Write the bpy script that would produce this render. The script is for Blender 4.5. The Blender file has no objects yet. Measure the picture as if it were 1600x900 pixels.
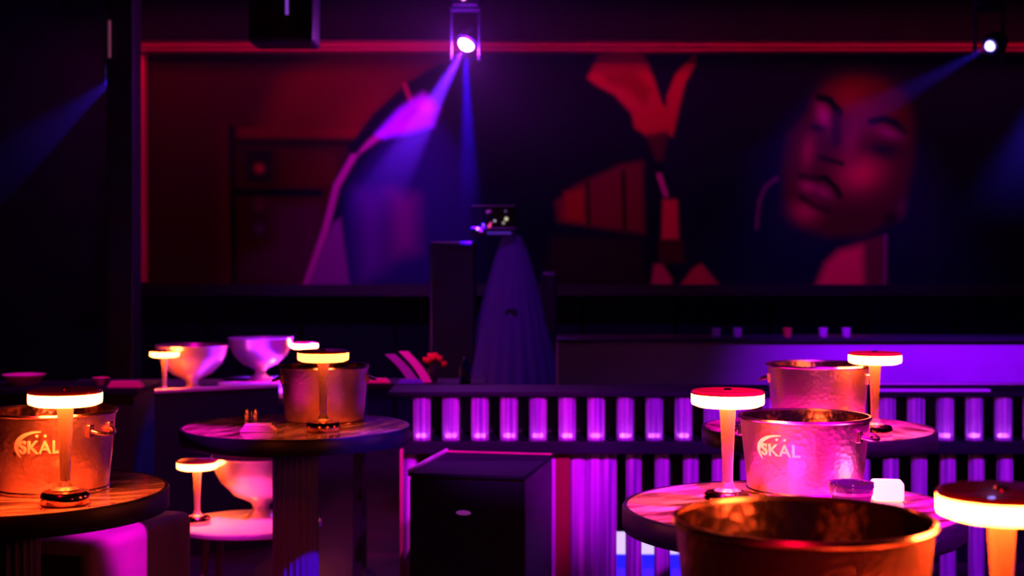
import bpy, bmesh, math, random
import numpy as np
from mathutils import Vector, Matrix
random.seed(7)
S = bpy.context.scene
C = S.collection
PI = math.pi
F, CZ, HY = 2250.0, 1.6, 400.0          # focal length in px, camera height, horizon row

def P(px, py, D):
    return Vector(((px - 800) / F * D, D, CZ - (py - HY) / F * D))
def X(px, D): return (px - 800) / F * D
def Z(py, D): return CZ - (py - HY) / F * D

# ------------------------------------------------------------------ camera, world, lights
cd = bpy.data.cameras.new('camera'); cam = bpy.data.objects.new('camera', cd); C.objects.link(cam)
cam.location = (0, 0, CZ); cam.rotation_euler = (PI / 2, 0, 0)
cd.sensor_width = 36; cd.lens = 36 * F / 1600; cd.shift_y = -50 / 1600; cd.clip_start = 0.05
cd.dof.use_dof = True; cd.dof.focus_distance = 3.4; cd.dof.aperture_fstop = 4.0
S.camera = cam
w = bpy.data.worlds.new('world'); S.world = w; w.use_nodes = True
w.node_tree.nodes['Background'].inputs[0].default_value = (0.05, 0.02, 0.12, 1)
w.node_tree.nodes['Background'].inputs[1].default_value = 0.0
S.view_settings.view_transform = 'Standard'; S.view_settings.look = 'None'
S.view_settings.exposure = 0.0; S.view_settings.gamma = 1; S.view_settings.use_curve_mapping = False

def spot(name, loc, target, color, power, angle, blend=0.5, size=0.05):
    l = bpy.data.lights.new(name, 'SPOT'); l.color = color; l.energy = power
    l.spot_size = math.radians(angle); l.spot_blend = blend; l.shadow_soft_size = size
    o = bpy.data.objects.new(name, l); C.objects.link(o); o.location = loc
    o.rotation_euler = (Vector(target) - Vector(loc)).to_track_quat('-Z', 'Y').to_euler()
    return o
def area(name, loc, target, color, power, sx, sy):
    l = bpy.data.lights.new(name, 'AREA'); l.shape = 'RECTANGLE'; l.size = sx; l.size_y = sy
    l.color = color; l.energy = power
    o = bpy.data.objects.new(name, l); C.objects.link(o); o.location = loc
    o.rotation_euler = (Vector(target) - Vector(loc)).to_track_quat('-Z', 'Y').to_euler()
    return o
MAG = (1.0, 0.0, 0.78); PUR = (0.42, 0.02, 1.0); BLU = (0.05, 0.02, 1.0)
# unseen area light added to wash the mural from above the frame
mw = area('mural_wash', (0.6, 11.0, 3.72), (0.6, 11.9, 2.1), (1.0, 0.03, 0.34), 16, 9.0, 0.12); mw.data.spread = math.radians(110)
# ceiling spots over the right hand tables
spot('magenta_spot', (1.9, 2.3, 3.9), (0.85, 3.35, 1.05), MAG, 2600, 24, 0.6)
spot('magenta_spot', (-0.9, 1.6, 3.9), (0.50, 3.2, 1.1), MAG, 800, 13, 0.8)
spot('magenta_spot', (2.2, 3.6, 3.9), (1.1, 4.6, 1.05), MAG, 1800, 20, 0.6)
spot('red_fill_spot', (-0.5, -0.6, 3.9), (0.55, 1.85, 1.2), (1.0, 0.0, 0.03), 200, 18, 0.8)  # added red fill for the near lamp's cap top and the bucket
# purple wash over the glass tube railing
spot('purple_spot', (0.6, 1.0, 3.7), (-0.05, 6.0, 0.8), (0.8, 0.0, 1.0), 2300, 11.5, 0.8)
spot('purple_spot', (1.1, 1.0, 3.7), (0.75, 6.0, 0.75), (0.55, 0.0, 1.0), 1900, 12, 0.8)
spot('purple_spot', (1.6, 1.0, 3.7), (1.8, 6.0, 0.75), (0.4, 0.0, 1.0), 1700, 14, 0.8)
# purple wash on the banquette back at right, and on the booth
spot('purple_spot', (2.5, 6.0, 3.9), (2.3, 8.0, 1.0), (0.34, 0.0, 1.0), 1800, 38, 1.0)
spot('purple_spot', (0.2, 7.2, 3.9), (0.02, 9.4, 1.3), (0.3, 0.01, 1.0), 160, 20, 0.8)  # unseen purple fill added to brighten the booth
# magenta on the armchair at lower left, the far table and its bowls
spot('magenta_spot', (0.6, 2.9, 3.9), (-1.2, 4.62, 0.72), MAG, 1600, 7.5, 0.5)
spot('magenta_spot', (-0.6, 3.6, 3.9), (-1.1, 5.75, 0.55), MAG, 900, 8, 0.6)  # added to brighten the small low table
spot('violet_spot', (0.5, 2.6, 3.9), (-0.42, 5.7, 0.8), (0.8, 0.02, 0.7), 600, 7, 0.8)
spot('purple_spot', (-0.9, 10.95, 3.9), (-1.1, 11.9, 0.9), (0.3, 0.0, 1.0), 420, 60, 1.0)  # unseen purple light added for the wall below the mural
spot('red_fill_spot', (-1.7, -0.6, 3.9), (-0.99, 3.19, 1.3), (1.0, 0.0, 0.02), 260, 9, 0.6)  # added red fill for the far left lamp's cap top
spot('magenta_spot', (0.2, 5.2, 3.9), (-0.53, 7.22, 1.0), (1.0, 0.0, 0.55), 420, 8, 0.6)  # added to brighten the standing napkins and flowers
spot('purple_spot', (2.6, 10.95, 3.9), (2.8, 11.9, 0.9), (0.25, 0.0, 1.0), 260, 60, 1.0)  # added wall light again, further right
tw = area('moulding_wash', (0.8, 10.3, 3.78), (0.8, 11.6, 3.27), (1.0, 0.0, 0.16), 3.5, 9.0, 0.08); tw.data.spread = math.radians(36)  # unseen red light added to brighten the moulding
spot('magenta_spot', (-0.2, 7.0, 3.9), (-1.42, 8.8, 1.0), MAG, 3000, 5.5, 0.6)
spot('magenta_spot', (-1.6, 5.0, 3.9), (-1.75, 7.4, 0.9), MAG, 280, 36, 0.6)
spot('blue_spot', (1.5, 2.9, 3.9), (-0.68, 4.65, 0.45), (0.16, 0.0, 1.0), 1600, 6.5, 0.6)

# ------------------------------------------------------------------ materials
def mat(name, col, rough=0.5, metal=0.0, **k):
    m = bpy.data.materials.new(name); m.use_nodes = True
    nt = m.node_tree; b = nt.nodes['Principled BSDF']
    b.inputs['Base Color'].default_value = (*col, 1); b.inputs['Roughness'].default_value = rough
    b.inputs['Metallic'].default_value = metal
    if 'emit' in k:
        b.inputs['Emission Color'].default_value = (*k['emit'], 1); b.inputs['Emission Strength'].default_value = k.get('strength', 1)
    if 'trans' in k: b.inputs['Transmission Weight'].default_value = k['trans']
    if 'ior' in k: b.inputs['IOR'].default_value = k['ior']
    if 'coat' in k: b.inputs['Coat Weight'].default_value = k['coat']
    if 'spec' in k: b.inputs['Specular IOR Level'].default_value = k['spec']
    tc = nt.nodes.new('ShaderNodeTexCoord')
    if 'vary' in k:          # noise between two colours
        n = nt.nodes.new('ShaderNodeTexNoise'); n.inputs['Scale'].default_value = k.get('vscale', 8)
        n.inputs['Detail'].default_value = 4
        mp = nt.nodes.new('ShaderNodeMapping'); mp.inputs['Scale'].default_value = k.get('stretch', (1, 1, 1))
        r = nt.nodes.new('ShaderNodeValToRGB'); r.color_ramp.elements[0].color = (*col, 1)
        r.color_ramp.elements[1].color = (*k['vary'], 1)
        r.color_ramp.elements[0].position = k.get('r0', 0.35); r.color_ramp.elements[1].position = k.get('r1', 0.7)
        nt.links.new(tc.outputs['Object'], mp.inputs[0]); nt.links.new(mp.outputs[0], n.inputs[0])
        nt.links.new(n.outputs[0], r.inputs[0]); nt.links.new(r.outputs[0], b.inputs['Base Color'])
    if 'bump' in k:
        kind = k.get('bkind', 'noise')
        n = nt.nodes.new('ShaderNodeTexVoronoi' if kind == 'cell' else 'ShaderNodeTexNoise')
        n.inputs['Scale'].default_value = k.get('bscale', 60)
        bp = nt.nodes.new('ShaderNodeBump'); bp.inputs['Strength'].default_value = k['bump']
        bp.inputs['Distance'].default_value = k.get('bdist', 0.004)
        nt.links.new(tc.outputs['Object'], n.inputs[0]); nt.links.new(n.outputs[0], bp.inputs['Height'])
        nt.links.new(bp.outputs[0], b.inputs['Normal'])
    return m
M = {}
M['floor'] = mat('floor_boards', (0.03, 0.018, 0.018), 0.35, vary=(0.05, 0.03, 0.03), vscale=6)
M['ceil'] = mat('black_ceiling', (0.01, 0.007, 0.012), 0.9, bump=0.2, bscale=20)
M['wall'] = mat('dark_wall_paint', (0.012, 0.008, 0.03), 0.9, vary=(0.018, 0.01, 0.04), vscale=2, spec=.1)
M['soffit'] = mat('maroon_bulkhead', (0.012, 0.003, 0.008), 0.9, vary=(0.008, 0.002, 0.006), vscale=3, spec=.05)
M['redlit_trim'] = mat('red_lit_moulding', (0.7, 0.008, 0.04), 0.45, vary=(0.95, 0.03, 0.12), vscale=0.7)  # red LED light painted into the moulding's colour
M['black'] = mat('matt_black', (0.008, 0.008, 0.012), 0.5)
M['navy'] = mat('black_lacquer', (0.012, 0.01, 0.03), 0.3, bump=0.1, bscale=40)
M['cabinet'] = mat('dark_cabinet', (0.008, 0.007, 0.03), 0.7, spec=.2)
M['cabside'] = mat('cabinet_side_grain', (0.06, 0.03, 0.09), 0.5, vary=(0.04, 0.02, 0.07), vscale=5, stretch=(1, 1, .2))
M['tabletop'] = mat('veined_tabletop', (0.10, 0.045, 0.04), 0.16, vary=(0.75, 0.5, 0.42), vscale=7, stretch=(1, 3.2, 1),
                    r0=0.34, r1=0.6, coat=0.4, bump=0.5, bscale=14, bdist=0.004)
M['edge'] = mat('dark_table_edge', (0.006, 0.004, 0.02), 0.4, vary=(0.012, 0.008, 0.04), vscale=12, stretch=(1, 1, 5))
M['flute'] = mat('fluted_pedestal_lacquer', (0.12, 0.1, 0.3), 0.3)
M['brass'] = mat('lamp_brass', (0.95, 0.62, 0.5), 0.25, 0.75)
M['lampbase'] = mat('lamp_base_copper', (0.75, 0.35, 0.3), 0.12, 1.0)
M['captop'] = mat('lamp_cap_lacquer', (0.6, 0.05, 0.04), 0.18, 0.4, coat=0.5)
M['glow'] = mat('lamp_diffuser', (0.9, 0.8, 0.7), 0.5, emit=(1.0, 0.115, 0.015), strength=70)
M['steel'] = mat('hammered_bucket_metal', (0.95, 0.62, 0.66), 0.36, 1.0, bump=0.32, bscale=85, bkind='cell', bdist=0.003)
M['liner'] = mat('dull_bucket_lining', (0.16, 0.09, 0.11), 0.25, 1.0, bump=0.3, bscale=60, bkind='cell', bdist=0.003)  # bucket metal darkened: the shade inside is put into the colour
M['rim'] = mat('bucket_rim_metal', (0.95, 0.65, 0.7), 0.22, 1.0)
M['letter'] = mat('raised_pale_letters', (1.0, 0.95, 0.92), 0.7, 0.0)
M['bowl'] = mat('polished_bowl_metal', (0.95, 0.72, 0.72), 0.28, 0.85, bump=0.15, bscale=25)
M['glass'] = mat('light_streaked_acrylic', (0.3, 0.12, 0.5), 0.12, 0.0, trans=0.35, ior=1.35, spec=0.8, vary=(1.0, 0.85, 1.0), vscale=55, stretch=(1, 1, 0.02), r0=0.38, r1=0.66)  # light streaks painted into the tube colour
M['puck'] = mat('glint_puck', (0.8, 0.6, 0.9), 0.4, emit=(1.0, 0.3, 1.0), strength=16)
M['board'] = mat('rail_board', (0.004, 0.003, 0.01), 0.6, spec=.15, vary=(0.008, 0.005, 0.02), vscale=6, stretch=(.3, 2, 2))
M['banq'] = mat('banquette_leather', (0.32, 0.2, 0.42), 0.42, bump=0.15, bscale=9, vary=(0.26, 0.16, 0.36), vscale=3)
M['chair'] = mat('armchair_velvet', (0.42, 0.22, 0.36), 0.75, bump=0.3, bscale=90, vary=(0.3, 0.15, 0.3), vscale=6)
M['chairfront'] = mat('armchair_dark_front', (0.06, 0.02, 0.06), 0.8)
M['white'] = mat('white_card', (0.9, 0.88, 0.85), 0.5)
M['cloth'] = mat('pink_napkin_cloth', (0.8, 0.4, 0.6), 0.8, bump=0.3, bscale=120)
M['pinkpole'] = mat('copper_post', (0.9, 0.25, 0.28), 0.35, 0.4)
M['darkred'] = mat('dark_red_panel', (0.2, 0.008, 0.01), 0.5)
M['lens'] = mat('beam_lens', (0.9, 0.8, 1.0), 0.3, emit=(1.0, 0.45, 1.4), strength=40)
M['lens2'] = mat('blue_beam_lens', (0.9, 0.8, 1.0), 0.3, emit=(0.45, 0.35, 1.6), strength=5)
M['candle'] = mat('lit_candle_wax', (0.95, 0.85, 0.7), 0.5, emit=(1.0, 0.6, 0.3), strength=1.3)
M['ledw'] = mat('white_led_strip', (0.8, 0.8, 0.9), 0.5, emit=(0.75, 0.55, 1.0), strength=1.1)
M['blueglow'] = mat('blue_glow_band', (0.1, 0.1, 0.8), 0.5, emit=(0.02, 0.01, 1.0), strength=1.2)
def em(name, c, s=1.0): return mat(name, (0.2, 0.2, 0.2), 0.5, emit=c, strength=s)

# ------------------------------------------------------------------ mesh helpers
def obj(name, bm, m=None, parent=None, smooth=False):
    me = bpy.data.meshes.new(name); bmesh.ops.recalc_face_normals(bm, faces=bm.faces); bm.to_mesh(me); bm.free()
    if m: me.materials.append(m)
    if smooth:
        for p in me.polygons: p.use_smooth = True
        me.set_sharp_from_angle(angle=math.radians(38))
    o = bpy.data.objects.new(name, me); C.objects.link(o)
    if parent: o.parent = parent
    return o
def tag(o, label, cat, group=None, kind=None):
    if label: o['label'] = label
    if cat: o['category'] = cat
    if group: o['group'] = group
    if kind: o['kind'] = kind
    return o
def thing(name, label, cat, loc=(0, 0, 0), rz=0, group=None):
    o = bpy.data.objects.new(name, None); C.objects.link(o); o.location = loc; o.rotation_euler = (0, 0, rz)
    o.empty_display_size = 0.05
    return tag(o, label, cat, group)
def box(x0, x1, y0, y1, z0, z1, bev=0.0, bm=None, seg=2):
    t = bmesh.new()
    bmesh.ops.create_cube(t, size=1)
    for v in t.verts:
        v.co = Vector(((x0 + x1) / 2 + v.co.x * (x1 - x0), (y0 + y1) / 2 + v.co.y * (y1 - y0), (z0 + z1) / 2 + v.co.z * (z1 - z0)))
    if bev: bmesh.ops.bevel(t, geom=t.edges[:], offset=bev, segments=seg, affect='EDGES', profile=0.5)
    if bm is None: return t
    me = bpy.data.meshes.new('tmp'); t.to_mesh(me); t.free(); bm.from_mesh(me); bpy.data.meshes.remove(me)
    return bm
def lathe(prof, n=48, bm=None, mod=None, cx=0, cy=0):
    bm = bm or bmesh.new(); rings = []
    for r, z in prof:
        if r < 1e-6: rings.append([bm.verts.new((cx, cy, z))]); continue
        rings.append([bm.verts.new((cx + (r * (mod(a) if mod else 1)) * math.cos(a), cy + (r * (mod(a) if mod else 1)) * math.sin(a), z))
                      for a in [2 * PI * i / n for i in range(n)]])
    for A, B in zip(rings, rings[1:]):
        for i in range(n):
            j = (i + 1) % n
            if len(A) == 1 and len(B) > 1: bm.faces.new((A[0], B[i], B[j]))
            elif len(B) == 1 and len(A) > 1: bm.faces.new((A[i], A[j], B[0]))
            elif len(A) > 1: bm.faces.new((A[i], A[j], B[j], B[i]))
    return bm
def tube(pts, r, n=10, bm=None, close=False):
    bm = bm or bmesh.new(); pts = [Vector(p) for p in pts]; rings = []
    for i, p in enumerate(pts):
        a = pts[i - 1] if (i or close) else p
        b = pts[(i + 1) % len(pts)] if (i < len(pts) - 1 or close) else p
        d = (b - a).normalized(); u = d.orthogonal().normalized() if abs(d.z) > .99 else d.cross(Vector((0, 0, 1))).normalized()
        v = d.cross(u)
        rings.append([bm.verts.new(p + (u * math.cos(t) + v * math.sin(t)) * r) for t in [2 * PI * k / n for k in range(n)]])
    prs = list(zip(rings, rings[1:])) + ([(rings[-1], rings[0])] if close else [])
    for A, B in prs:
        for i in range(n): bm.faces.new((A[i], A[(i + 1) % n], B[(i + 1) % n], B[i]))
    if not close: bm.faces.new(rings[0]); bm.faces.new(rings[-1])
    return bm
def copy_tree(o, parent=None):
    c = o.copy(); C.objects.link(c)
    if parent: c.parent = parent
    for ch in list(o.children): copy_tree(ch, c)
    return c
def struct(name, bm, m, label=None):
    o = obj(name, bm, m); o['kind'] = 'structure'
    if label: o['label'] = label
    return o

# ------------------------------------------------------------------ setting
WD = 12.0
struct('floor', box(-6, 6, -1.5, WD + .2, -0.1, 0), M['floor'], 'dark floor of the club')
struct('ceiling', box(-6, 6, -1.5, WD + .2, 4.3, 4.4), M['ceil'], 'black ceiling above the stage lights')
struct('wall_back', box(-6, 6, WD, WD + .2, 0, 4.3), M['wall'], 'dark wall behind the long mural')
struct('wall_left', box(-6.2, -6, -1.5, WD + .2, 0, 4.3), M['wall'], 'dark wall at the left')
struct('wall_right', box(6, 6.2, -1.5, WD + .2, 0, 4.3), M['wall'], 'dark wall at the right')
struct('wall_front', box(-6, 6, -1.7, -1.5, 0, 4.3), M['wall'], 'dark wall behind the viewer')
zt = Z(63, 11.6)
struct('trim_1', box(X(212, 11.6), 6, 11.55, WD, zt, 4.3), M['soffit'], 'maroon bulkhead above the mural')
# red lit moulding under the bulkhead: three stepped profiles
tb = box(X(214, 11.7), 6, 11.62, 11.80, Z(72, 11.6), zt)
box(X(214, 11.7), 6, 11.66, 11.84, Z(79, 11.65), Z(72, 11.6), bm=tb)
box(X(214, 11.7), 6, 11.58, 11.66, zt - .012, zt - .001, .004, bm=tb)
struct('trim_2', tb, M['redlit_trim'], 'red lit moulding along the top of the mural')
tb = box(X(212, 11.8), X(229, 11.8), 11.74, 11.86, Z(442, 11.8), Z(79, 11.65), .01)
struct('trim_3', tb, M['redlit_trim'], 'red lit upright moulding at the left end of the mural')
struct('trim_4', box(X(200, 11.8), 6, 11.7, WD, Z(462, 11.75), Z(445, 11.75)), M['black'], 'black ledge under the mural')
for i in range(11):            # wainscot panels below the mural
    x0 = -3.3 + i * .78
    o = obj('panel', box(x0, x0 + .75, 11.95, WD, 0.15, 1.27, .012), M['wall'], bpy.data.objects['wall_back'])
bp = box(X(172, 9.5), X(214, 9.5), 9.4, 9.62, 0, 4.3, .01)
pil = struct('pillar', bp, M['black'], 'black square pillar left of the mural')
obj('pillar_glint', tube([P(171, 90, 9.35), P(171, 32, 9.35)], .009), mat('pillar_glint_copper', (.8, .35, .3), .4, emit=(.6, .2, .15), strength=.12), pil)  # glint on the pillar edge, built as a faintly glowing tube

# ------------------------------------------------------------------ mural (a flat print)
def srgb(c):
    c = np.array(c, float) / 255.0
    return np.where(c <= 0.04045, c / 12.92, ((c + 0.055) / 1.055) ** 2.4)
def make_mural():
    D = 11.86; x0, x1, y0, y1, st = 214, 1800, 78, 446, 3
    nx = int((x1 - x0) / st) + 1; ny = int((y1 - y0) / st) + 1
    gx, gy = np.meshgrid(np.linspace(x0, x1, nx), np.linspace(y0, y1, ny))
    col = np.zeros((ny, nx, 3)); col[:] = srgb((8, 2, 26))
    def blend(a, c):
        nonlocal col
        col = col * (1 - a[..., None]) + srgb(c) * a[..., None]
    def poly(pts, c, soft=4, op=1.0):
        n = len(pts); d = np.full(gx.shape, 1e9); ins = np.zeros(gx.shape, bool)
        for i in range(n):
            ax, ay = pts[i]; bx, by = pts[(i + 1) % n]
            ex, ey = bx - ax, by - ay
            t = np.clip(((gx - ax) * ex + (gy - ay) * ey) / (ex * ex + ey * ey + 1e-9), 0, 1)
            d = np.minimum(d, np.hypot(gx - ax - t * ex, gy - ay - t * ey))
            cr = ((ay > gy) != (by > gy)) & (gx < (bx - ax) * (gy - ay) / (by - ay + 1e-12) + ax)
            ins ^= cr
        s = np.where(ins, d, -d); a = np.clip((s + soft) / (2 * soft), 0, 1); a = a * a * (3 - 2 * a)
        blend(a * op, c)
    def blob(cx, cy, rx, ry, c, op=1.0, ang=0):
        t = math.radians(ang); u = (gx - cx) * math.cos(t) + (gy - cy) * math.sin(t); v = -(gx - cx) * math.sin(t) + (gy - cy) * math.cos(t)
        blend(np.exp(-((u / rx) ** 2 + (v / ry) ** 2)) * op, c)
    def line(pts, wd, c, soft=3, op=1.0):
        d = np.full(gx.shape, 1e9)
        for (ax, ay), (bx, by) in zip(pts, pts[1:]):
            ex, ey = bx - ax, by - ay
            t = np.clip(((gx - ax) * ex + (gy - ay) * ey) / (ex * ex + ey * ey + 1e-9), 0, 1)
            d = np.minimum(d, np.hypot(gx - ax - t * ex, gy - ay - t * ey))
        blend(np.clip((wd - d) / soft + .5, 0, 1) * op, c)
    # left picture: red room with a cupboard
    poly([(200, 60), (800, 60), (800, 460), (200, 460)], (42, 0, 2), 2)
    poly([(520, 60), (760, 60), (640, 130), (560, 210), (400, 210), (440, 120)], (76, 0, 2), 26, .85)
    poly([(200, 250), (360, 250), (360, 460), (200, 460)], (38, 0, 14), 30, .8)
    poly([(340, 190), (366, 190), (366, 446), (340, 446)], (52, 0, 12), 8, .7)
    poly([(362, 214), (600, 214), (600, 446), (362, 446)], (34, 0, 3), 3)
    poly([(372, 200), (560, 200), (600, 216), (372, 216)], (80, 0, 4), 6, .8)
    poly([(436, 232), (524, 240), (524, 290), (436, 290)], (48, 2, 2), 8, .8)
    line([(362, 200), (366, 446)], 5, (12, 0, 4), 4)
    line([(362, 222), (560, 224)], 5, (16, 2, 2), 6)
    line([(366, 300), (500, 302)], 6, (5, 2, 8), 4)
    poly([(385, 236), (424, 236), (424, 284), (385, 284)], (10, 6, 10), 5)
    blob(405, 263, 7, 7, (130, 0, 40)); blob(405, 322, 9, 9, (90, 0, 40), .9)
    poly([(388, 312), (418, 312), (418, 372), (392, 372)], (18, 0, 14), 5, .6); blob(405, 357, 8, 8, (52, 8, 40), .9)
    poly([(420, 320), (500, 320), (500, 440), (372, 440), (372, 400), (430, 380)], (44, 0, 24), 14, .7)
    # centre: dark rounded figure
    dark = [(475, 446), (500, 370), (520, 290), (548, 230), (590, 176), (640, 128), (690, 100), (760, 84), (900, 78), (960, 120), (1000, 190), (1032, 250), (1040, 340), (1060, 446)]
    poly(dark, (5, 2, 18), 4)
    poly([(536, 446), (540, 300), (600, 220), (690, 190), (740, 260), (740, 446)], (22, 2, 52), 14, .8)
    poly([(560, 300), (600, 300), (600, 420), (566, 440)], (60, 0, 70), 24, .7)
    poly([(612, 300), (650, 310), (650, 390), (614, 400)], (80, 0, 62), 24, .8)
    line([(478, 446), (508, 360), (526, 290), (556, 238), (610, 200), (650, 178)], 5, (120, 6, 74), 5)
    poly([(480, 446), (520, 350), (532, 340), (546, 446)], (82, 0, 66), 5, .9)
    line([(553, 232), (590, 184), (640, 140), (690, 108)], 9, (3, 2, 10), 5)
    line([(632, 132), (643, 160)], 4, (110, 0, 40), 3)
    poly([(590, 210), (625, 172), (662, 146), (684, 168), (676, 196), (640, 206), (600, 214)], (150, 20, 200), 9, .9)  # collar patch with the beam's violet light painted in
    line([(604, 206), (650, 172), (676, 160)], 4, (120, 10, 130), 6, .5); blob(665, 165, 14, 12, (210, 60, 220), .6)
    poly([(760, 90), (900, 82), (960, 150), (1000, 300), (860, 300), (770, 300)], (4, 1, 12), 20, .8)
    poly([(868, 316), (900, 290), (970, 258), (1004, 252), (1006, 364), (940, 356), (872, 346)], (74, 0, 20), 7)
    line([(918, 280), (920, 350)], 4, (40, 0, 10), 3); line([(974, 268), (976, 358)], 4, (34, 0, 10), 3)
    poly([(882, 300), (912, 296), (912, 348), (884, 344)], (108, 0, 12), 6, .8)
    poly([(860, 370), (1000, 372), (1010, 446), (850, 446)], (22, 0, 14), 10, .9)
    # hand and forearm at the top
    sk = (138, 12, 32)
    poly([(918, 122), (936, 84), (1004, 80), (1020, 120), (1030, 150), (1040, 180), (1038, 206), (1010, 212), (990, 180), (960, 148), (930, 132)], sk, 5)
    poly([(944, 116), (990, 112), (1018, 140), (1008, 165), (980, 140), (950, 130)], (100, 8, 2), 8, .8)
    poly([(1040, 206), (1042, 150), (1056, 116), (1078, 92), (1086, 80), (1088, 96), (1070, 130), (1056, 190), (1050, 214)], sk, 4)
    poly([(988, 180), (1030, 160), (1056, 180), (1052, 204), (1018, 216), (992, 200)], (140, 6, 26), 5)
    poly([(1008, 210), (1044, 204), (1036, 250), (1026, 250)], (56, 0, 16), 6, .9)
    line([(1030, 274), (1040, 304)], 4, (140, 6, 90), 3)
    poly([(1036, 312), (1058, 312), (1060, 374), (1034, 374)], (150, 4, 40), 4)
    poly([(1030, 376), (1066, 376), (1070, 410), (1030, 410)], (44, 0, 16), 6)
    poly([(1018, 444), (1022, 414), (1034, 412), (1050, 436), (1048, 446)], (128, 0, 50), 4)
    poly([(1064, 446), (1082, 420), (1096, 412), (1110, 428), (1124, 446)], (136, 0, 40), 4)
    # right picture: a woman's face against near black
    poly([(1120, 84), (1150, 84), (1150, 446), (1120, 446)], (6, 2, 24), 30, .6)
    poly([(1290, 132), (1330, 120), (1376, 124), (1412, 148), (1428, 190), (1427, 250), (1418, 300), (1398, 342), (1350, 368), (1292, 370), (1248, 350), (1226, 310), (1224, 262), (1232, 212), (1262, 176), (1276, 150)], (50, 0, 14), 12)
    blob(1332, 152, 34, 28, (98, 0, 4), .8); blob(1365, 180, 38, 40, (82, 0, 28), .7, 0)
    blob(1345, 272, 34, 26, (142, 0, 34), .9, -15); blob(1262, 238, 10, 26, (112, 0, 30), .8, 8)
    blob(1258, 332, 22, 16, (128, 0, 36), .9, 15); blob(1330, 226, 14, 34, (96, 0, 34), .7, 10)
    blob(1286, 180, 10, 18, (118, 0, 54), .95, -14)
    line([(1280, 152), (1296, 156), (1312, 176)], 6, (4, 0, 4), 5)
    line([(1308, 176), (1306, 222)], 7, (26, 0, 16), 8, .8)
    blob(1277, 200, 14, 6, (4, 0, 14), .95, 10)
    line([(1282, 246), (1302, 252), (1316, 256)], 4, (12, 0, 8), 5, .9)
    line([(1362, 190), (1380, 186), (1398, 192), (1411, 206)], 6, (8, 2, 18), 5)
    blob(1390, 208, 20, 8, (104, 0, 56), .9, 18)
    blob(1380, 234, 28, 12, (8, 2, 18), .97, 12)
    line([(1252, 276), (1268, 280), (1290, 278), (1306, 294), (1312, 306)], 5, (8, 0, 4), 5)
    blob(1262, 292, 13, 9, (122, 8, 44), .9, 20); blob(1286, 300, 15, 8, (112, 0, 44), .8, 30)
    line([(1252, 308), (1272, 322), (1294, 330)], 5, (20, 0, 8), 6, .8)
    blob(1322, 345, 46, 18, (44, 0, 10), .6, -10)
    blob(1408, 326, 8, 16, (72, 0, 34), .9, 10); blob(1392, 340, 12, 10, (6, 0, 6), .8)
    poly([(1272, 448), (1286, 420), (1306, 392), (1336, 380), (1386, 366), (1386, 448)], (72, 0, 26), 5)
    poly([(1276, 448), (1290, 412), (1312, 392), (1348, 384), (1350, 448)], (178, 14, 52), 9, .9)
    line([(1383, 368), (1382, 446)], 2, (100, 10, 80), 2, .8)
    line([(1214, 278), (1196, 292), (1186, 316), (1182, 356)], 3, (74, 10, 52), 3, .9)
    blob(1450, 345, 40, 70, (16, 0, 30), .6)
    al = np.clip(col * 2.2, 0.0, 0.95)  # albedo from displayed colours, so the print also carries stage light tints
    xs = (gx - 800) / F * D; zs = CZ - (gy - HY) / F * D
    co = np.stack([xs, np.full_like(xs, D), zs], -1).reshape(-1, 3)
    idx = np.arange(nx * ny).reshape(ny, nx)
    f = np.stack([idx[:-1, :-1], idx[1:, :-1], idx[1:, 1:], idx[:-1, 1:]], -1).reshape(-1, 4)
    me = bpy.data.meshes.new('print'); me.from_pydata(co.tolist(), [], f.tolist())
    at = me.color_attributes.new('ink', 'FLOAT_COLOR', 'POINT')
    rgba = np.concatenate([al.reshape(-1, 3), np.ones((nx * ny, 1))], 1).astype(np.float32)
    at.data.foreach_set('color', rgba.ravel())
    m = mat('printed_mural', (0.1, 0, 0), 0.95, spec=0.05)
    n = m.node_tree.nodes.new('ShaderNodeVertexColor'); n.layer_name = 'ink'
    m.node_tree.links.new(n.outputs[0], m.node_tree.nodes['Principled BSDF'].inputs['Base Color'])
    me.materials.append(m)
    r = thing('mural', 'long dark red photo mural with a woman\'s face and a raised hand', 'mural', (0, 0, 0))
    o = bpy.data.objects.new('print', me); C.objects.link(o); o.parent = r
    obj('backing_board', box(X(214, 11.9), X(1800, 11.86), 11.862, 11.99, Z(446, 11.86), Z(78, 11.86)), M['black'], r)
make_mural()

# ------------------------------------------------------------------ haze and beam lights
hz = obj('haze', box(-5.6, 5.6, 8.9, 10.85, 1.7, 3.38))
hm = bpy.data.materials.new('stage_haze'); hm.use_nodes = True; nt = hm.node_tree; nt.nodes.clear()
ou = nt.nodes.new('ShaderNodeOutputMaterial'); vs = nt.nodes.new('ShaderNodeVolumeScatter')
vs.inputs['Density'].default_value = 0.012; vs.inputs['Anisotropy'].default_value = 0.0; vs.inputs['Color'].default_value = (0.9, 0.9, 1, 1)
tc = nt.nodes.new('ShaderNodeTexCoord'); sx_ = nt.nodes.new('ShaderNodeSeparateXYZ'); mr = nt.nodes.new('ShaderNodeMapRange')
mr.interpolation_type = 'SMOOTHSTEP'; mr.inputs['From Min'].default_value = 1.75; mr.inputs['From Max'].default_value = 2.75
mr.inputs['To Min'].default_value = 0.0; mr.inputs['To Max'].default_value = 0.014       # haze thinned downwards so that the beams fade out
nt.links.new(tc.outputs['Object'], sx_.inputs[0]); nt.links.new(sx_.outputs['Z'], mr.inputs['Value']); nt.links.new(mr.outputs[0], vs.inputs['Density'])
nt.links.new(vs.outputs[0], ou.inputs['Volume']); hz.data.materials.append(hm)
tag(hz, 'thin blue stage haze hanging in front of the mural', 'haze', kind='stuff')

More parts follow.
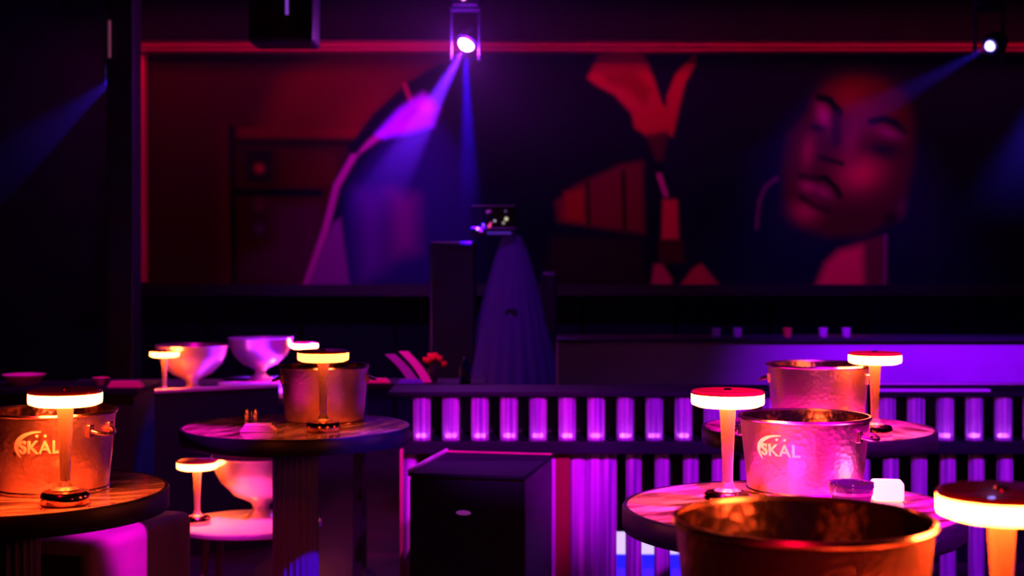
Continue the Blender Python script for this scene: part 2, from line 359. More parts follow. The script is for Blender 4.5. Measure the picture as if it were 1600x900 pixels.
def moving_head(label, px, py, D, aim, color, power, ang, lens, lr=.05, extra=None):
    p = P(px, py, D)
    t = thing('moving_head_light', label, 'stage light', (p.x, p.y, p.z), 0, None)
    d = (Vector(aim) - p).normalized(); q = d.to_track_quat('Z', 'Y').to_matrix().to_4x4()
    top = 3.40 - p.z
    bm = lathe([(0, -.15), (.05, -.15), (.075, -.1), (.08, -.03), (.066, -.012), (.06, -.012), (.06, -.02), (0, -.02)], 28); bm.transform(q)
    obj('head', bm, M['navy'], t, True)
    bm = lathe([(0, 0.022), (lr * .4, .019), (lr * .75, .008), (lr, -.01), (lr, -.019)], 24); bm.transform(q)
    obj('lens', bm, lens, t, True)
    bm = box(-.105, -.09, -.03, .03, -.1, top - .09, .004); box(.09, .105, -.03, .03, -.1, top - .09, .004, bm=bm); box(-.105, .105, -.04, .04, top - .1, top - .07, .004, bm=bm)
    obj('yoke', bm, M['navy'], t)
    obj('base', box(-.09, .09, -.07, .07, top - .07, top, .01), M['navy'], t)
    lo = p + d * .045
    spot('beam', lo, aim, color, power, ang, 0.35, .02)
    if extra:
        pl = bpy.data.lights.new('lens_spill', 'POINT'); pl.color = (0.55, 0.03, 1.0); pl.energy = 70; pl.shadow_soft_size = .03
        po = bpy.data.objects.new('lens_spill', pl); C.objects.link(po); po.location = p + d * .03 + Vector((0, -.07, 0))
        spot('beam', p + (Vector(extra[0]) - p).normalized() * .05, *extra)
    return t
moving_head('moving head stage light with the glaring violet lens, near the centre', 727, 72, 10, P(600, 300, 9.4), (0.16, 0.01, 1.0), 26000, 15, M['lens'], .055,
            (P(734, 330, 9.5), (0.03, 0.0, 1.0), 22000, 8.5, .4, .02))
moving_head('moving head stage light with a small blue white lens at the far right', 1545, 73, 10, P(1405, 150, 9.6), BLU, 1300, 11, M['lens2'], .035)
moving_head('moving head stage light half behind the black pillar', 187, 112, 10, P(40, 225, 10.1), BLU, 4500, 24, M['lens2'], .03)
spot('beam', P(1700, 40, 9.8), P(1585, 330, 10.4), BLU, 3500, 34, .9, .05)
o = thing('lighting_truss', 'black pipe truss under the ceiling carrying the moving lights', 'truss', (0, 10, 3.6))
obj('pipe', tube([(-5.5, 0, 0), (5.5, 0, 0)], .025, 12), M['black'], o)
obj('pipe', tube([(-5.5, 0, .25), (5.5, 0, .25)], .025, 12), M['black'], o)
for k in range(12):
    obj('brace', tube([(-5.2 + k * .9, 0, 0), (-4.75 + k * .9, 0, .25)], .01, 8), M['black'], o)
for xx in (-5, 0, 5): obj('hanger', tube([(xx, 0, .25), (xx, 0, .7)], .01, 8), M['black'], o)
for px, D in ((727, 10), (1545, 10), (187, 10)):
    obj('clamp', box(X(px, D) - .02, X(px, D) + .02, -.03, .03, -.17, .03, .004), M['black'], o)
pr = P(725, 0, 10)
o = obj('indicator_lamp', lathe([(0, -.022), (.018, -.012), (.022, 0), (.014, .02), (0, .03)], 16), em('pink_indicator', (1, .4, .45), 1.6), None, True)
o.location = (pr.x, 9.9, pr.z); tag(o, 'tiny pinkish lamp at the top edge above the violet stage light', 'lamp')

# hanging loudspeaker at top left
sp = thing('hanging_loudspeaker', 'black loudspeaker hanging from the ceiling at upper left', 'loudspeaker', (X(445, 9), 9, 0))
obj('cabinet', box(-.2, .2, -.16, .16, Z(72, 9), Z(-60, 9), .02), M['navy'], sp)
obj('grille', box(-.18, .14, -.168, -.158, Z(66, 9), Z(-50, 9), .003), M['black'], sp)
obj('bracket', box(-.04, .04, -.03, .03, Z(-60, 9), 4.3), M['black'], sp)
obj('box_glint', tube([(.04, -.172, Z(30, 9)), (.04, -.172, Z(4, 9))], .009, 8), em('violet_box_glint', (.4, .08, 1), .5), sp)  # violet glint on the box, built as a glowing tube
obj('box_glint', lathe([(0, -.012), (.014, 0), (0, .012)], 12, cx=-.19, cy=-.17).copy(), em('blue_box_glint', (.2, .1, 1), 1), sp).location = (0, 0, Z(2, 9))  # blue glint, built as a glowing bead

# ------------------------------------------------------------------ booth in the middle
bd = 9.6
bo = thing('booth', 'dark tapering draped booth with tiny coloured lights, below the violet stage light', 'booth', (X(800, bd), bd, 0))
def taper(x0, x1, xt0, xt1, y0, y1, z0, z1):
    bm = bmesh.new()
    v = [bm.verts.new(c) for c in ((x0, y0, z0), (x1, y0, z0), (x1, y1, z0), (x0, y1, z0), (xt0, y0 + .1, z1), (xt1, y0 + .1, z1), (xt1, y1, z1), (xt0, y1, z1))]
    for f in ((0, 1, 5, 4), (1, 2, 6, 5), (2, 3, 7, 6), (3, 0, 4, 7), (4, 5, 6, 7), (3, 2, 1, 0)): bm.faces.new([v[i] for i in f])
    bmesh.ops.bevel(bm, geom=bm.edges[:], offset=.02, segments=3, affect='EDGES')
    return bm
# pleated drape
def drape():
    bm = bmesh.new(); rows = []
    for j in range(15):
        t = j / 14; z = 0.02 + t * (Z(368, bd) - 0.02); wv = .42 * (1 - t) ** .8 + .06; row = []
        for i in range(61):
            a = PI * i / 60
            pl = 1 + .05 * math.sin(a * 22) * (1 - t)
            row.append(bm.verts.new((-wv * pl * math.cos(a), -.28 * wv / .4 * pl * math.sin(a), z)))
        rows.append(row)
    for A, B in zip(rows, rows[1:]):
        for i in range(60): bm.faces.new((A[i], A[i + 1], B[i + 1], B[i]))
    for i in range(14):
        bm.faces.new((rows[i][0], rows[i + 1][0], rows[i + 1][60], rows[i][60]))
    return bm
obj('drape', drape(), mat('purple_drape', (.1, .05, .2), .7), bo, True)
obj('cable_port', lathe([(0, 0), (.045, 0), (.05, .012), (.036, .02), (0, .02)], 24).copy(), M['black'], bo).matrix_local = \
    Matrix.Translation((0, -.135, Z(492, bd - .13))) @ Matrix.Rotation(PI / 2, 4, 'X')
obj('side_cabinet', box(X(672, bd) - X(800, bd), -.24, -.1, .25, 0, Z(378, bd), .02), M['black'], bo)
obj('side_cabinet', box(.2, .3, -.05, .25, 0, Z(425, bd), .02), M['black'], bo)
co_ = thing('light_console', 'small black console with pink and cream lights on top of the booth', 'console', (X(771, bd), bd - .02, Z(368, bd) + .002))
obj('housing', box(-.15, .15, -.1, .1, 0, .05, .01), M['black'], co_)
obj('hood', box(-.15, .15, .04, .1, .05, .2, .01), M['black'], co_)
for (px, py, r, c, s) in ((747, 358, .011, (1, .35, .75), 1.5), (752, 361, .011, (.9, .03, .4), .7), (756, 352, .009, (.7, .2, .4), .5), (765, 354, .012, (1, .05, .25), .9),
                         (767, 350, .009, (1, .05, .3), .8), (773, 345, .009, (.7, .6, .8), .6), (791, 342, .013, (.8, .7, .45), .8), (787, 349, .010, (.6, .55, .35), .5),
                         (762, 331, .012, (.35, .03, .5), .4), (765, 330, .010, (.5, .0, .4), .3), (790, 330, .010, (.15, .1, .3), .3)):
    b = obj('button_light', lathe([(0, -r), (r * .7, -r * .7), (r, 0), (r * .7, r * .7), (0, r)], 12), em('button_glow', c, s), co_, True)
    b.location = (X(px, bd) - co_.location.x, -.11 if py > 345 else .03, Z(py, bd) - co_.location.z)
obj('edge_light', box(-.04, .12, -.112, -.1, .004, .022), em('blue_edge_glow', (.08, .03, .6), .35), co_)

# ------------------------------------------------------------------ table lamps
def make_lamp():
    t = thing('table_lamp', '', 'lamp')
    b = obj('base', lathe([(0, 0), (.05, 0), (.053, .004), (.053, .024), (.049, .03), (.02, .034), (0.0, .034)], 48), M['lampbase'], t, True)
    obj('stem_collar', lathe([(.03, .034), (.018, .04), (.013, .052), (.0, .054)], 32), M['brass'], b, True)
    obj('stem', lathe([(0, .03), (.012, .03), (.0115, .05), (.0125, .1), (.015, .16), (.018, .21), (.021, .222), (0, .222)], 32), M['brass'], t, True)
    s = obj('shade', lathe([(0, .221), (.066, .219), (.0785, .224), (.08, .229), (.08, .2465), (.078, .248)], 56), M['glow'], t, True)
    obj('shade_cap', lathe([(.0795, .2465), (.0795, .2515), (.076, .2545), (.03, .2555), (.0, .2558)], 56), M['captop'], s, True)
    obj('cap_knob', lathe([(.009, .255), (.008, .2585), (0, .26)], 20), M['lampbase'], s, True)
    return t
TZ = 1.05
lamp0 = make_lamp(); first = [True]
def lamp(label, px, D, z, s=1.0):
    o = lamp0 if first[0] else copy_tree(lamp0); first[0] = False
    o.location = (X(px, D), D, z); o['label'] = label; o['group'] = 'glowing cordless table lamps'; o.scale = (s, s, s)
    o.rotation_euler = (0, 0, random.uniform(0, 6)); return o
lamp('glowing table lamp before the lettered bucket at the far left', 102, 3.19, TZ)
lamp('glowing table lamp on the right veined table, left of the lettered bucket', 1137, 3.17, TZ)
lamp('largest glowing table lamp, cut off by the right edge of the photo', 1565, 1.82, TZ)
lamp('glowing table lamp with a pink stem before the dark bucket on the middle table', 505, 4.52, TZ)
lc = lamp0 and [o for o in S.objects if o.get('label', '').startswith('glowing table lamp with a pink stem')][0]
for ch_ in lc.children:
    if ch_.name.startswith('shade'):
        ch_.data = ch_.data.copy(); ch_.data.materials[0] = mat('dimmed_lamp_diffuser', (.9, .8, .7), .5, emit=(1.0, 0.13, 0.02), strength=15)
lamp('glowing table lamp right of the rearmost bucket on the back right table', 1367, 4.42, TZ)
lamp('glowing table lamp beside a footed bowl on the small low table', 308, 5.75, .53)
lamp('small glowing lamp standing before the orange lit footed bowl', 257, 8.16, .81)
lamp('farthest and smallest glowing lamp, right of the pink white footed bowl', 476, 8.9, .81)

# ------------------------------------------------------------------ round bar tables with fluted pedestals
def make_table():
    t = thing('bar_table', '', 'table')
    R = .37
    obj('tabletop', lathe([(0, 1.02), (R - .012, 1.02), (R - .012, 1.046), (R - .008, 1.05), (0, 1.05)], 96), M['tabletop'], t, True)
    obj('edge_band', lathe([(R - .03, 1.0), (R - .002, 1.0), (R, 1.004), (R, 1.046), (R - .003, 1.051), (R - .011, 1.051), (R - .0118, 1.04)], 96), M['edge'], t, True)
    obj('pedestal', lathe([(0, .03), (.074, .03), (.074, 1.018), (0, 1.018)], 240, mod=lambda a: 1 - .085 * abs(math.sin(a * 12))), M['flute'], t, True)
    obj('foot_plate', lathe([(0, 0), (.21, 0), (.21, .012), (.19, .03), (0, .035)], 64), M['black'], t, True)
    return t
tab0 = make_table(); tf = [True]
def table(label, px, D, rz):
    o = tab0 if tf[0] else copy_tree(tab0); tf[0] = False
    o.location = (X(px, D), D, 0); o.rotation_euler = (0, 0, rz); o['label'] = label; o['group'] = 'round bar tables'; return o
table('round veined bar table at the far left under the lettered bucket and lamp', 12, 3.38, .3)
table('round veined bar table at the right under the lettered bucket and dark cup', 1236, 3.16, .5)
table('round bar table on a blue lit fluted pedestal, under the dark bucket', 462, 4.66, 1.2)
table('round bar table behind at the right, under the rearmost bucket', 1278, 4.62, 2.0)
t = table('nearest round bar table, below the photo\'s lower edge, under the largest lamp and bucket', 1400, 1.86, 0); t.location.x = .50

# ------------------------------------------------------------------ buckets
def bend_mesh(me, th0, zc, rfun):
    for v in me.vertices:
        u, h, d = v.co.x, v.co.y, v.co.z
        z = zc + h; r = rfun(z) + d; a = th0 + u / rfun(zc)
        v.co = Vector((r * math.sin(a), -r * math.cos(a), z))
def lettering(parent, th0):
    c = bpy.data.curves.new('lettering', 'FONT'); c.body = 'SKAL'; c.size = .040; c.extrude = .0012; c.align_x = 'CENTER'; c.align_y = 'CENTER'
    c.offset = .0008; c.space_character = 1.05
    tmp = bpy.data.objects.new('t', c); C.objects.link(tmp); dg = bpy.context.evaluated_depsgraph_get()
    me = bpy.data.meshes.new_from_object(tmp.evaluated_get(dg)); bpy.data.objects.remove(tmp)
    rf = lambda z: .1285 + .0175 * (z / .185) + .0012
    bend_mesh(me, th0, .114, rf); me.materials.clear(); me.materials.append(M['letter'])
    o = bpy.data.objects.new('lettering', me); C.objects.link(o); o.parent = parent
    bm = bmesh.new(); vs_ = []
    for i in range(15):      # the curved stroke around the upper left of the word
        a = math.radians(215 - i * 9.2); rr = .052; wv = .0045 * math.sin(PI * (i + .6) / 15.2) + .0012
        vs_.append([bm.verts.new((math.cos(a) * (rr + s * wv) * 1.05 + .002, math.sin(a) * (rr + s * wv) * .72, .0015)) for s in (-1, 1)])
    for A, B in zip(vs_, vs_[1:]): bm.faces.new((A[0], A[1], B[1], B[0]))
    for u in (-.004, .014):
        q = bmesh.ops.create_circle(bm, cap_ends=True, radius=.0035, segments=10)['verts']
        for v in q: v.co += Vector((u, .028, .0015))
    m2 = bpy.data.meshes.new('emblem_stroke'); bm.to_mesh(m2); bm.free(); bend_mesh(m2, th0, .114, rf); m2.materials.append(M['letter'])
    o = bpy.data.objects.new('emblem_stroke', m2); C.objects.link(o); o.parent = parent
def make_bucket():
    t = thing('ice_bucket', '', 'bucket')
    obj('body', lathe([(0, 0), (.127, 0), (.1285, .004), (.1455, .183), (.144, .183)], 96), M['steel'], t, True)
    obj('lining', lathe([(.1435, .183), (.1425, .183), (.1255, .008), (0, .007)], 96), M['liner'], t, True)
    obj('rim', lathe([(.1425, .180), (.1485, .180), (.1505, .1835), (.1485, .188), (.1435, .188), (.1425, .183)], 96), M['rim'], t, True)
    obj('foot_ring', lathe([(.1275, 0), (.1315, .001), (.1315, .007), (.1288, .01)], 96), M['rim'], t, True)
    for s in (-1, 1):
        bm = tube([(s * (.139 + .03 * math.sin(a)), .035 * math.cos(a), .148 - .01 * math.sin(a)) for a in [PI * k / 12 for k in range(13)]], .0045, 10)
        h = obj('handle', bm, M['rim'], t, True)
        for q in (-1, 1): obj('handle_mount', box(s * .139 - .006, s * .139 + .006, q * .035 - .009, q * .035 + .009, .132, .162, .003), M['rim'], h)
    return t
bk0 = make_bucket(); bf = [True]
def bucket(label, px, D, rz, s=1.0, text=None):
    o = bk0 if bf[0] else copy_tree(bk0); bf[0] = False
    o.location = (X(px, D), D, TZ + .0005); o.rotation_euler = (0, 0, rz); o.scale = (s, s, s); o['label'] = label; o['group'] = 'metal champagne buckets'
    return o
b1 = bucket('dark hammered bucket behind the pink stemmed lamp on the middle table', 507, 4.78, .15)
b2 = bucket('rearmost hammered bucket at the right, lit half orange and half pink', 1278, 4.60, -.2, 1.1)
b3 = bucket('largest and nearest bucket at lower right, seen into from above', 1255, 1.86, 1.1, 1.13)
for ch_ in list(b3.children):
    if ch_.name.startswith('handle'):
        for g in list(ch_.children): bpy.data.objects.remove(g)
        bpy.data.objects.remove(ch_)
b4 = bucket('hammered bucket reading SKAL on the right veined table', 1257, 3.38, -.55); b4.scale = (1.03, 1.03, .94)
b5 = bucket('hammered bucket reading SKAL cut by the left edge of the photo', 82, 3.40, -.4)
for b, a in ((b4, -.60), (b5, .10)):
    lettering(b, a - b.rotation_euler.z)

# ------------------------------------------------------------------ footed bowls and the low table
def make_bowl():
    t = thing('footed_bowl', '', 'bowl')
    obj('bowl', lathe([(0, .062), (.05, .066), (.11, .095), (.165, .15), (.19, .2), (.2, .25), (.203, .255), (.198, .256), (.186, .2), (.16, .153), (.105, .1), (.05, .072), (0, .07)], 72), M['bowl'], t, True)
    obj('foot', lathe([(0, 0), (.075, 0), (.076, .006), (.055, .014), (.036, .03), (.034, .05), (.045, .066), (0, .068)], 48), M['bowl'], t, True)
    return t
w0 = make_bowl()
def place(o, label, group, px, D, z, s=1, rz=0):
    o.location = (X(px, D), D, z); o.scale = (s, s, s); o['label'] = label; o['group'] = group; o.rotation_euler = (0, 0, rz); return o
place(w0, 'polished footed bowl beside the lamp on the small low table', 'footed bowls', 408, 5.9, .53)
place(copy_tree(w0), 'footed bowl glowing orange behind the small lamp at the left', 'footed bowls', 300, 8.45, .81, 1.05)
place(copy_tree(w0), 'footed bowl lit pink and white, left of the farthest lamp', 'footed bowls', 407, 8.8, .85, .98)
lt = thing('low_table', 'small low round table with a pale top under a lamp and footed bowl', 'table', (X(390, 5.8), 5.8, 0))
obj('tabletop', lathe([(0, .505), (.28, .505), (.288, .512), (.288, .524), (.282, .53), (0, .53)], 80), mat('pale_low_top', (.75, .7, .68), .35, coat=.3), lt, True)
for k in range(4):
    a = PI / 4 + k * PI / 2
    obj('leg', tube([(.2 * math.cos(a), .2 * math.sin(a), .506), (.25 * math.cos(a), .25 * math.sin(a), 0)], .014, 12), mat('low_table_leg', (.4, .12, .25), .4), lt, True)

# ------------------------------------------------------------------ far table and the partition before it, left
pt = thing('partition', 'low black partition with a pink lit top rail, under the footed bowls', 'partition', (0, 0, 0))
A = P(150, 613, 7.42); B = P(436, 598, 7.95)
def quadwall(a, b, th, z0, z1, bm=None):
    bm = bm or bmesh.new(); d = (b - a); d.z = 0; n = Vector((-d.y, d.x, 0)).normalized() * th
    vs_ = [bm.verts.new((p.x, p.y, z)) for z in (z0, z1) for p in (a, b, b + n, a + n)]
    for f in ((0, 1, 5, 4), (1, 2, 6, 5), (2, 3, 7, 6), (3, 0, 4, 7), (4, 5, 6, 7), (3, 2, 1, 0)): bm.faces.new([vs_[i] for i in f])
    return bm
zt_ = .893
obj('wall_panel', quadwall(A, B, .05, 0, zt_ - .015), M['black'], pt)
obj('top_rail', quadwall(A + Vector((0, -.01, 0)), B + Vector((0, -.01, 0)), .07, zt_ - .015, zt_), mat('rail_metal', (.8, .5, .7), .35, .3), pt)
ft = thing('long_table', 'long dark table behind the partition carrying the footed bowls', 'table', (X(330, 8.5), 8.5, 0))
obj('tabletop', box(-1.0, .5, -.46, .75, .77, .81, .006), mat('far_table_top', (.3, .2, .3), .3), ft)
for sx in (-.92, .42):
    for sy in (-.4, .65): obj('leg', box(sx - .03, sx + .03, sy - .03, sy + .03, 0, .77), M['black'], ft)
rs = obj('riser', box(X(350, 8.8), X(450, 8.8), 8.62, 8.98, .81, .8495, .006), M['rim']); tag(rs, 'low metal riser under the pink and white footed bowl', 'riser')

# ------------------------------------------------------------------ armchair, lower left
D0, D1 = 4.30, 4.9
ch = thing('armchair', 'rounded armchair lit magenta below the far left table', 'armchair', (0, 0, 0))
ca = P(148, 852, 4.3); cb = P(292, 800, 4.85)
yaw = math.atan2(cb.y - ca.y, cb.x - ca.x) - PI / 2
ch.location = (ca.x, ca.y, 0); ch.rotation_euler = (0, 0, yaw)
obj('back', box(-.34, 0, .0, .62, .16, ca.z, .035, seg=4), M['chair'], ch, True)
obj('dark_front', box(-.30, -.035, -.012, .012, .18, ca.z - .035, .008), M['chairfront'], ch)  # darker sheet over the armchair's front face
obj('seat', box(-.95, -.3, .02, .60, .16, .42, .05, seg=4), M['chair'], ch, True)
obj('back', box(-1.25, -.95, .0, .62, .16, ca.z, .035, seg=4), M['chair'], ch, True)
for sx in (-1.2, -.06):
    for sy in (.06, .56): obj('leg', box(sx - .02, sx + .02, sy - .02, sy + .02, 0, .17), M['black'], ch)

# ------------------------------------------------------------------ glass tube railing
RD = 6.0
rl = thing('glass_tube_railing', 'long shelf railing of purple lit glass tubes across the middle', 'railing', (0, 0, 0))
rz_ = Z(612, RD); sz = Z(689, RD)
rx0, rx1 = X(606, RD), X(1690, RD)
obj('top_board', box(rx0, rx1, RD - .02, RD + .33, rz_ - .02, rz_, .004), M['board'], rl)
es = mat('pale_lit_edge', (.75, .6, .95), .4, .3)  # pale strips standing in for the lit right stretch of the board
obj('lit_edge_strip', box(X(1372, 6.3), rx1, RD + .305, RD + .33, rz_ + .0005, rz_ + .010, .002), es, rl)
obj('lit_edge_strip', box(X(1372, 6.0), X(1545, 6.0), RD - .022, RD + .03, rz_ + .0005, rz_ + .012, .002), es, rl)
obj('shelf_board', box(rx0, rx1, RD - .04, RD + .33, sz - .05, sz, .004), M['board'], rl)
obj('base_board', box(rx0, rx1, RD - .04, RD + .33, 0, .1, .004), M['board'], rl)
obj('dark_gap_backing', box(X(640, RD), rx1, RD + .305, RD + .325, Z(829, 6.33), rz_ - .021), M['black'], rl)  # black sheet added to keep the gaps between tubes dark
def tube_mesh(r, h, name):
    bm = lathe([(r, 0), (r, h), (r - .005, h), (r - .005, .012), (0, .012)], 28); return bm
t1 = obj('glass_tube', tube_mesh(.038, rz_ - .021 - sz, 'a'), M['glass'], rl, True)
pk = obj('glint_puck', lathe([(0, .013), (.022, .013), (.022, .022), (.018, .025), (0, .025)], 20), M['puck'], t1, True)  # added glowing disc for the bright glint at each tube foot
t2 = obj('glass_tube', tube_mesh(.034, sz - .051 - .1, 'b'), M['glass'], rl, True)
xs = [659 + 45.4 * k for k in range(0, 23)]
ft1 = True
for px in xs:
    o = t1 if ft1 else copy_tree(t1, rl); ft1 = False
    o.location = (X(px, RD + .035), RD + .035, sz + .0005); o.rotation_euler.z = random.uniform(0, 6.2)
xs2 = [903, 928, 951] + [990 + 44.6 * k for k in range(0, 16)] + [640, 685, 730, 775, 820, 865]
ft1 = True
for px in xs2:
    o = t2 if ft1 else copy_tree(t2, rl); ft1 = False
    o.location = (X(px, RD + .04), RD + .04, .1005); o.rotation_euler.z = random.uniform(0, 6.2)
# end post and red side panel
obj('end_post', box(X(625, 5.9), X(630, 5.9), 5.88, 5.94, 0, Z(702, 5.9), .002), M['pinkpole'], rl)
obj('side_panel', box(X(634, 6.1), X(712, 6.1), 6.16, 6.18, .1, sz - .052), M['darkred'], rl)
obj('side_panel', box(X(868, 6.02), X(890, 6.02), 6.0, 6.03, .1, sz - .052), M['darkred'], rl)
ls = obj('led_strip', box(X(958, 6.7), X(1110, 6.7), 6.7, 6.74, Z(866, 6.7), Z(832, 6.7), .005), M['ledw']); 
tag(ls, 'white lit strip behind the lower glass tubes', 'light strip')
obj('blue_band', box(X(958, 6.7), X(1110, 6.7), 6.7, 6.74, 0.0, Z(867, 6.7), .004), M['blueglow'], ls)  # blue lit floor behind the tubes, built as a glowing band

# dark cabinet in front of the railing
cb_ = thing('cabinet', 'black box cabinet with a small oval badge before the glass tubes', 'cabinet', (X(640, 5.25), 5.25, 0), -math.atan2(.121, .6))
W = .43; zc = Z(744, 5.25)
obj('body', box(0, W, 0.004, .56, .02, zc, .006), M['cabside'], cb_)
obj('front_door', box(.004, W - .004, -.014, .003, .04, zc - .008, .004), M['cabinet'], cb_)
obj('worktop', box(-.004, W + .002, -.014, .56, zc + .001, zc + .014, .003), M['cabinet'], cb_)
obj('edge_highlight', box(-.004, .006, -.014, .56, zc + .0145, zc + .028, .002), mat('pale_edge_highlight', (.85, .75, .95), .4, .3), cb_)  # pale strip standing in for the highlight on the left edge
obj('edge_highlight', box(-.004, W, .545, .56, zc + .0145, zc + .020, .002), M['pinkpole'], cb_)  # pink strip standing in for the lit line at the back
ob = obj('badge', lathe([(0, 0), (.028, 0), (.026, .004), (0, .005)], 28), mat('oval_badge', (.7, .3, .8), .4, emit=(.4, .05, .6), strength=.25), cb_, True)  # badge material has a faint glow of its own
ob.matrix_local = Matrix.Translation((.205, -.0145, Z(797, 5.25))) @ Matrix.Rotation(PI / 2, 4, 'X') @ Matrix.Diagonal((1, .32, 1, 1))
obj('plinth', box(.02, W - .02, .03, .54, 0, .02), M['black'], cb_)

# ------------------------------------------------------------------ banquette with purple lit back, right
bq = thing('banquette', 'long purple lit banquette back behind the glass tubes at right', 'banquette', (0, 0, 0))
bt = Z(534, 8.0)
obj('back', box(X(870, 8), X(1720, 8), 8.0, 8.14, .4, bt, .02, seg=3), M['banq'], bq, True)
obj('back_cap', box(X(870, 8), X(1720, 8), 7.985, 8.16, bt, bt + .012, .004), M['board'], bq)
for k in range(4):
    x0 = X(872, 8) + k * .76
    obj('seat_cushion', box(x0, x0 + .74, 7.45, 7.99, .28, .46, .04, seg=3), M['banq'], bq, True)
obj('seat_base', box(X(870, 8), X(1720, 8), 7.5, 8.1, 0, .28), M['black'], bq)
bsh = obj('back_counter', box(X(870, 8.6), X(1740, 8.6), 8.4, 8.75, 0, Z(526, 8.5), .01), M['navy'])
tag(bsh, 'dark counter behind the purple banquette', 'counter')
gm = mat('tumbler_glass', (.7, .65, .8), .1, trans=.6, ior=1.4)
for i, (px, lb) in enumerate(((1119, 'leftmost tumbler on the dark counter'), (1152, 'second tumbler from the left on the dark counter'), (1230, 'amber tinted tumbler on the dark counter'),
                              (1286, 'fourth tumbler from the left on the dark counter'), (1322, 'rightmost tumbler on the dark counter'))):
    o = obj('tumbler', lathe([(0, 0), (.022, 0), (.028, .055), (.026, .055), (.02, .006), (0, .006)], 20), gm if i != 2 else mat('amber_glass', (.7, .35, .1), .1, trans=.5), None, True)
    o.location = (X(px, 8.45), 8.45, Z(526, 8.5)); tag(o, lb, 'glass', 'tumblers on the dark counter')

# ------------------------------------------------------------------ things on tables
cu = thing('candle_cup', 'small dark glass cup at the foot of the right lettered bucket', 'cup', (X(1330, 3.12), 3.12, TZ + .0005))
cu.scale = (1.05, 1.05, 1.15)
obj('cup', lathe([(0, 0), (.033, 0), (.037, .006), (.043, .03), (.047, .046), (.046, .052), (.041, .05), (.038, .02), (.034, .01), (0, .009)], 40), mat('dark_cup_glass', (.05, .02, .09), .08, coat=1), cu, True)
obj('filling', lathe([(0, .012), (.037, .012), (.039, .036), (0, .036)], 32), M['black'], cu, True)
obj('band', lathe([(.0432, .03), (.0448, .031), (.0452, .036), (.0445, .036)], 40), M['rim'], cu, True)
ob = obj('candle_block', box(-.035, .035, -.03, .03, 0, .045, .008, seg=3), M['candle'], None, True); ob.location = (X(1386, 3.24), 3.24, TZ + .0005); ob.rotation_euler = (0, 0, -.15)
tag(ob, 'pale glowing block right of the dark cup', 'candle')
ob = obj('card', box(-.047, .047, -.022, .022, 0, .002), M['white']); ob.location = (X(1216, 3.14), 3.14, TZ + .0005); ob.rotation_euler = (0, 0, .05)
tag(ob, 'flat white card lying before the right lettered bucket', 'card')
def napkin(name, label, px, D, z, wx, wy, h, m, cat, rz=0):
    bm = bmesh.new()
    for k in range(3):
        box(-wx / 2 + k * .006, wx / 2 - k * .008, -wy / 2 + k * .004, wy / 2, k * h / 3, (k + 1) * h / 3 - .001, .0015, bm=bm)
    o = obj(name, bm, m, None); o.location = (X(px, D), D, z); o.rotation_euler = (0, 0, rz); return tag(o, label, cat)
napkin('folded_napkin', 'folded pink napkin on the left part of the middle table', 404, 4.52, TZ + .001, .11, .07, .022, M['cloth'], 'napkin', .1)
o = obj('salt_jar', lathe([(0, 0), (.012, 0), (.013, .03), (.007, .04), (0, .042)], 16), M['rim'], None, True); o.location = (X(384, 4.8), 4.8, TZ + .001); tag(o, 'left of two tiny metal shakers on the middle table', 'shaker', 'tiny shakers')
o = o.copy(); C.objects.link(o); o.location = (X(398, 4.8), 4.8, TZ + .001); o['label'] = 'right of two tiny metal shakers on the middle table'
# side counter at far left with dishes
sc = thing('side_counter', 'dark counter at the far left behind the lettered bucket', 'counter', (X(90, 6.8), 6.8, 0))
obj('top', box(-.6, .42, -.15, .3, Z(603, 6.8) - .03, Z(603, 6.8), .005), M['board'], sc)
obj('body', box(-.57, .39, -.12, .27, 0, Z(603, 6.8) - .031), M['black'], sc)
zc2 = Z(603, 6.8)
def dish(label, px, D, w_, h, m, glints=0):
    o = thing('dish', label, 'dish', (X(px, D), D, zc2 + .0005))
    obj('plate', lathe([(0, 0), (w_ * .6, 0), (w_, h), (w_ * .94, h), (w_ * .55, .006), (0, .006)], 36), m, o, True)
    for k in range(glints): obj('highlight_bead', lathe([(0, 0), (.011, .012), (0, .026)], 12).copy(), M['white'], o).location = (-.01 + k * .055, -.05, .01)  # white beads stand in for highlights on the dish
    return o
pkm = mat('pink_dish', (.85, .12, .3), .4)
dish('pink lit tray with two white highlight beads at the left edge of the photo', 37, 6.85, .1, .05, mat('magenta_dish', (.85, .15, .5), .4), 2)
dish('small pink dish between the tray and the long pink dish', 158, 6.85, .042, .035, pkm)
o = napkin('pink_pouch', 'flat pink rounded pouch at the right end of the far left counter', 197, 6.72, zc2 + .001, .16, .06, .03, pkm, 'pouch')

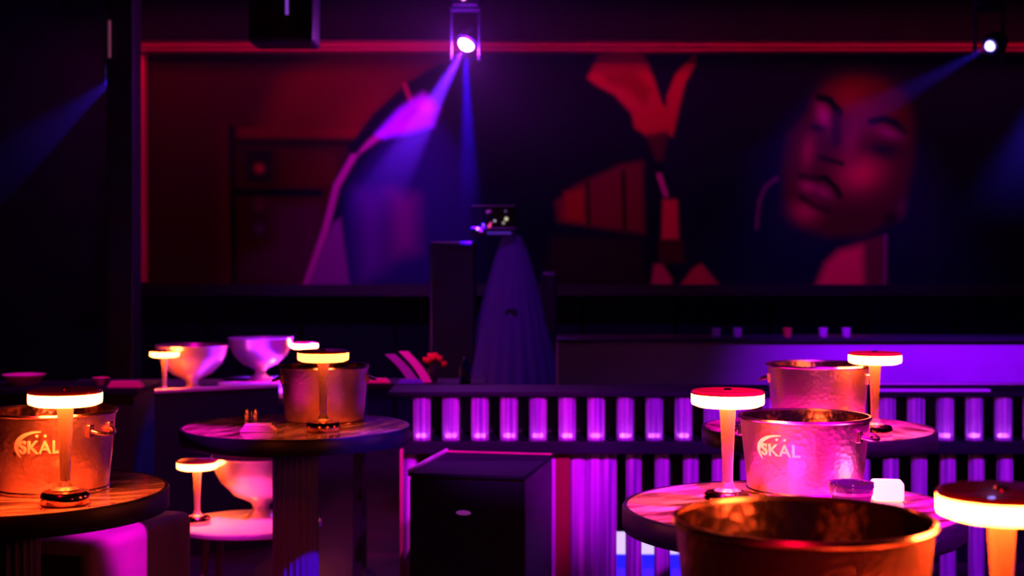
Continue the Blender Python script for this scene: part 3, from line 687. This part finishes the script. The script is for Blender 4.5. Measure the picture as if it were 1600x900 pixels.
# side board behind the middle table with napkins and flowers
cs = thing('console_table', 'dark console between the middle table and the glass tubes, with napkins', 'console table', (X(655, 7.3), 7.3, 0))
z3 = Z(598, 7.2)
obj('top', box(-.34, .34, -.16, .16, z3 - .03, z3, .005), M['board'], cs)
for sx in (-.3, .3):
    for sy in (-.12, .12): obj('leg', box(sx - .02, sx + .02, sy - .02, sy + .02, 0, z3 - .03), M['black'], cs)
def card_fold(label, px, lean, m, w_=.05, h=.14):
    bm = bmesh.new(); n = 8; rows = []
    for j in range(n + 1):
        t_ = j / n; x = lean * (t_ - .5) * .12 + .012 * math.sin(t_ * PI) ; z = h * t_
        rows.append([bm.verts.new((x - w_ * .5, -.01, z)), bm.verts.new((x + w_ * .5, .0, z)), bm.verts.new((x + w_ * .5, .012, z)), bm.verts.new((x - w_ * .5, .002, z))])
    for a, b in zip(rows, rows[1:]):
        for i in range(4): bm.faces.new((a[i], a[(i + 1) % 4], b[(i + 1) % 4], b[i]))
    bm.faces.new(rows[0]); bm.faces.new(rows[-1])
    o = obj('standing_napkin', bm, m, None, True); o.location = (X(px, 7.22), 7.22, z3 + .001); return tag(o, label, 'napkin', 'standing napkins')
card_fold('violet standing napkin leaning left on the dark console', 628, -1, mat('violet_napkin', (.35, .12, .5), .7))
card_fold('pink standing napkin leaning left, right of the violet one', 649, -1, M['cloth'], .045, .155)
napkin('flat_napkin', 'flat red pink napkin on the left end of the dark console', 592, 7.2, z3 + .001, .11, .07, .02, mat('coral_cloth', (.9, .25, .35), .7), 'napkin')
napkin('blue_cloth', 'blue folded cloth before the standing napkins', 642, 7.14, z3 + .001, .13, .04, .022, mat('blue_cloth', (.15, .12, .9), .7), 'cloth')
fl = thing('flower_posy', 'small red flower posy right of the standing napkins', 'flowers', (X(676, 7.3), 7.3, z3))
obj('vase', lathe([(0, 0), (.022, 0), (.03, .03), (.018, .07), (.016, .07), (.026, .03), (0, .006)], 24), M['navy'], fl, True)
rm = mat('red_petals', (.8, .06, .04), .6, emit=(.5, .02, .01), strength=.0)
for k in range(9):
    a = k * 2.4; r = .012 + .006 * k
    bm = bmesh.new(); bmesh.ops.create_icosphere(bm, subdivisions=2, radius=.016)
    for v in bm.verts: v.co *= 1 + .2 * math.sin(9 * v.co.x * 60 + v.co.z * 300)
    b = obj('blossom', bm, rm, fl); b.location = (r * math.cos(a), r * .6 * math.sin(a), .13 - .0045 * k + .01 * math.sin(k * 3))
obj('stem', tube([(0, 0, .03), (.004, 0, .13)], .004, 8), mat('green_stem', (.05, .2, .04), .6), fl)
bt_ = obj('blue_bottle', lathe([(0, 0), (.026, 0), (.028, .01), (.028, .07), (.012, .1), (.011, .125), (0, .126)], 28), mat('blue_bottle_glass', (.02, .02, .6), .15, trans=.3), None, True)
bt_.location = (X(727, 7.25), 7.25, z3 + .001); tag(bt_, 'small blue bottle at the right end of the dark console', 'bottle')
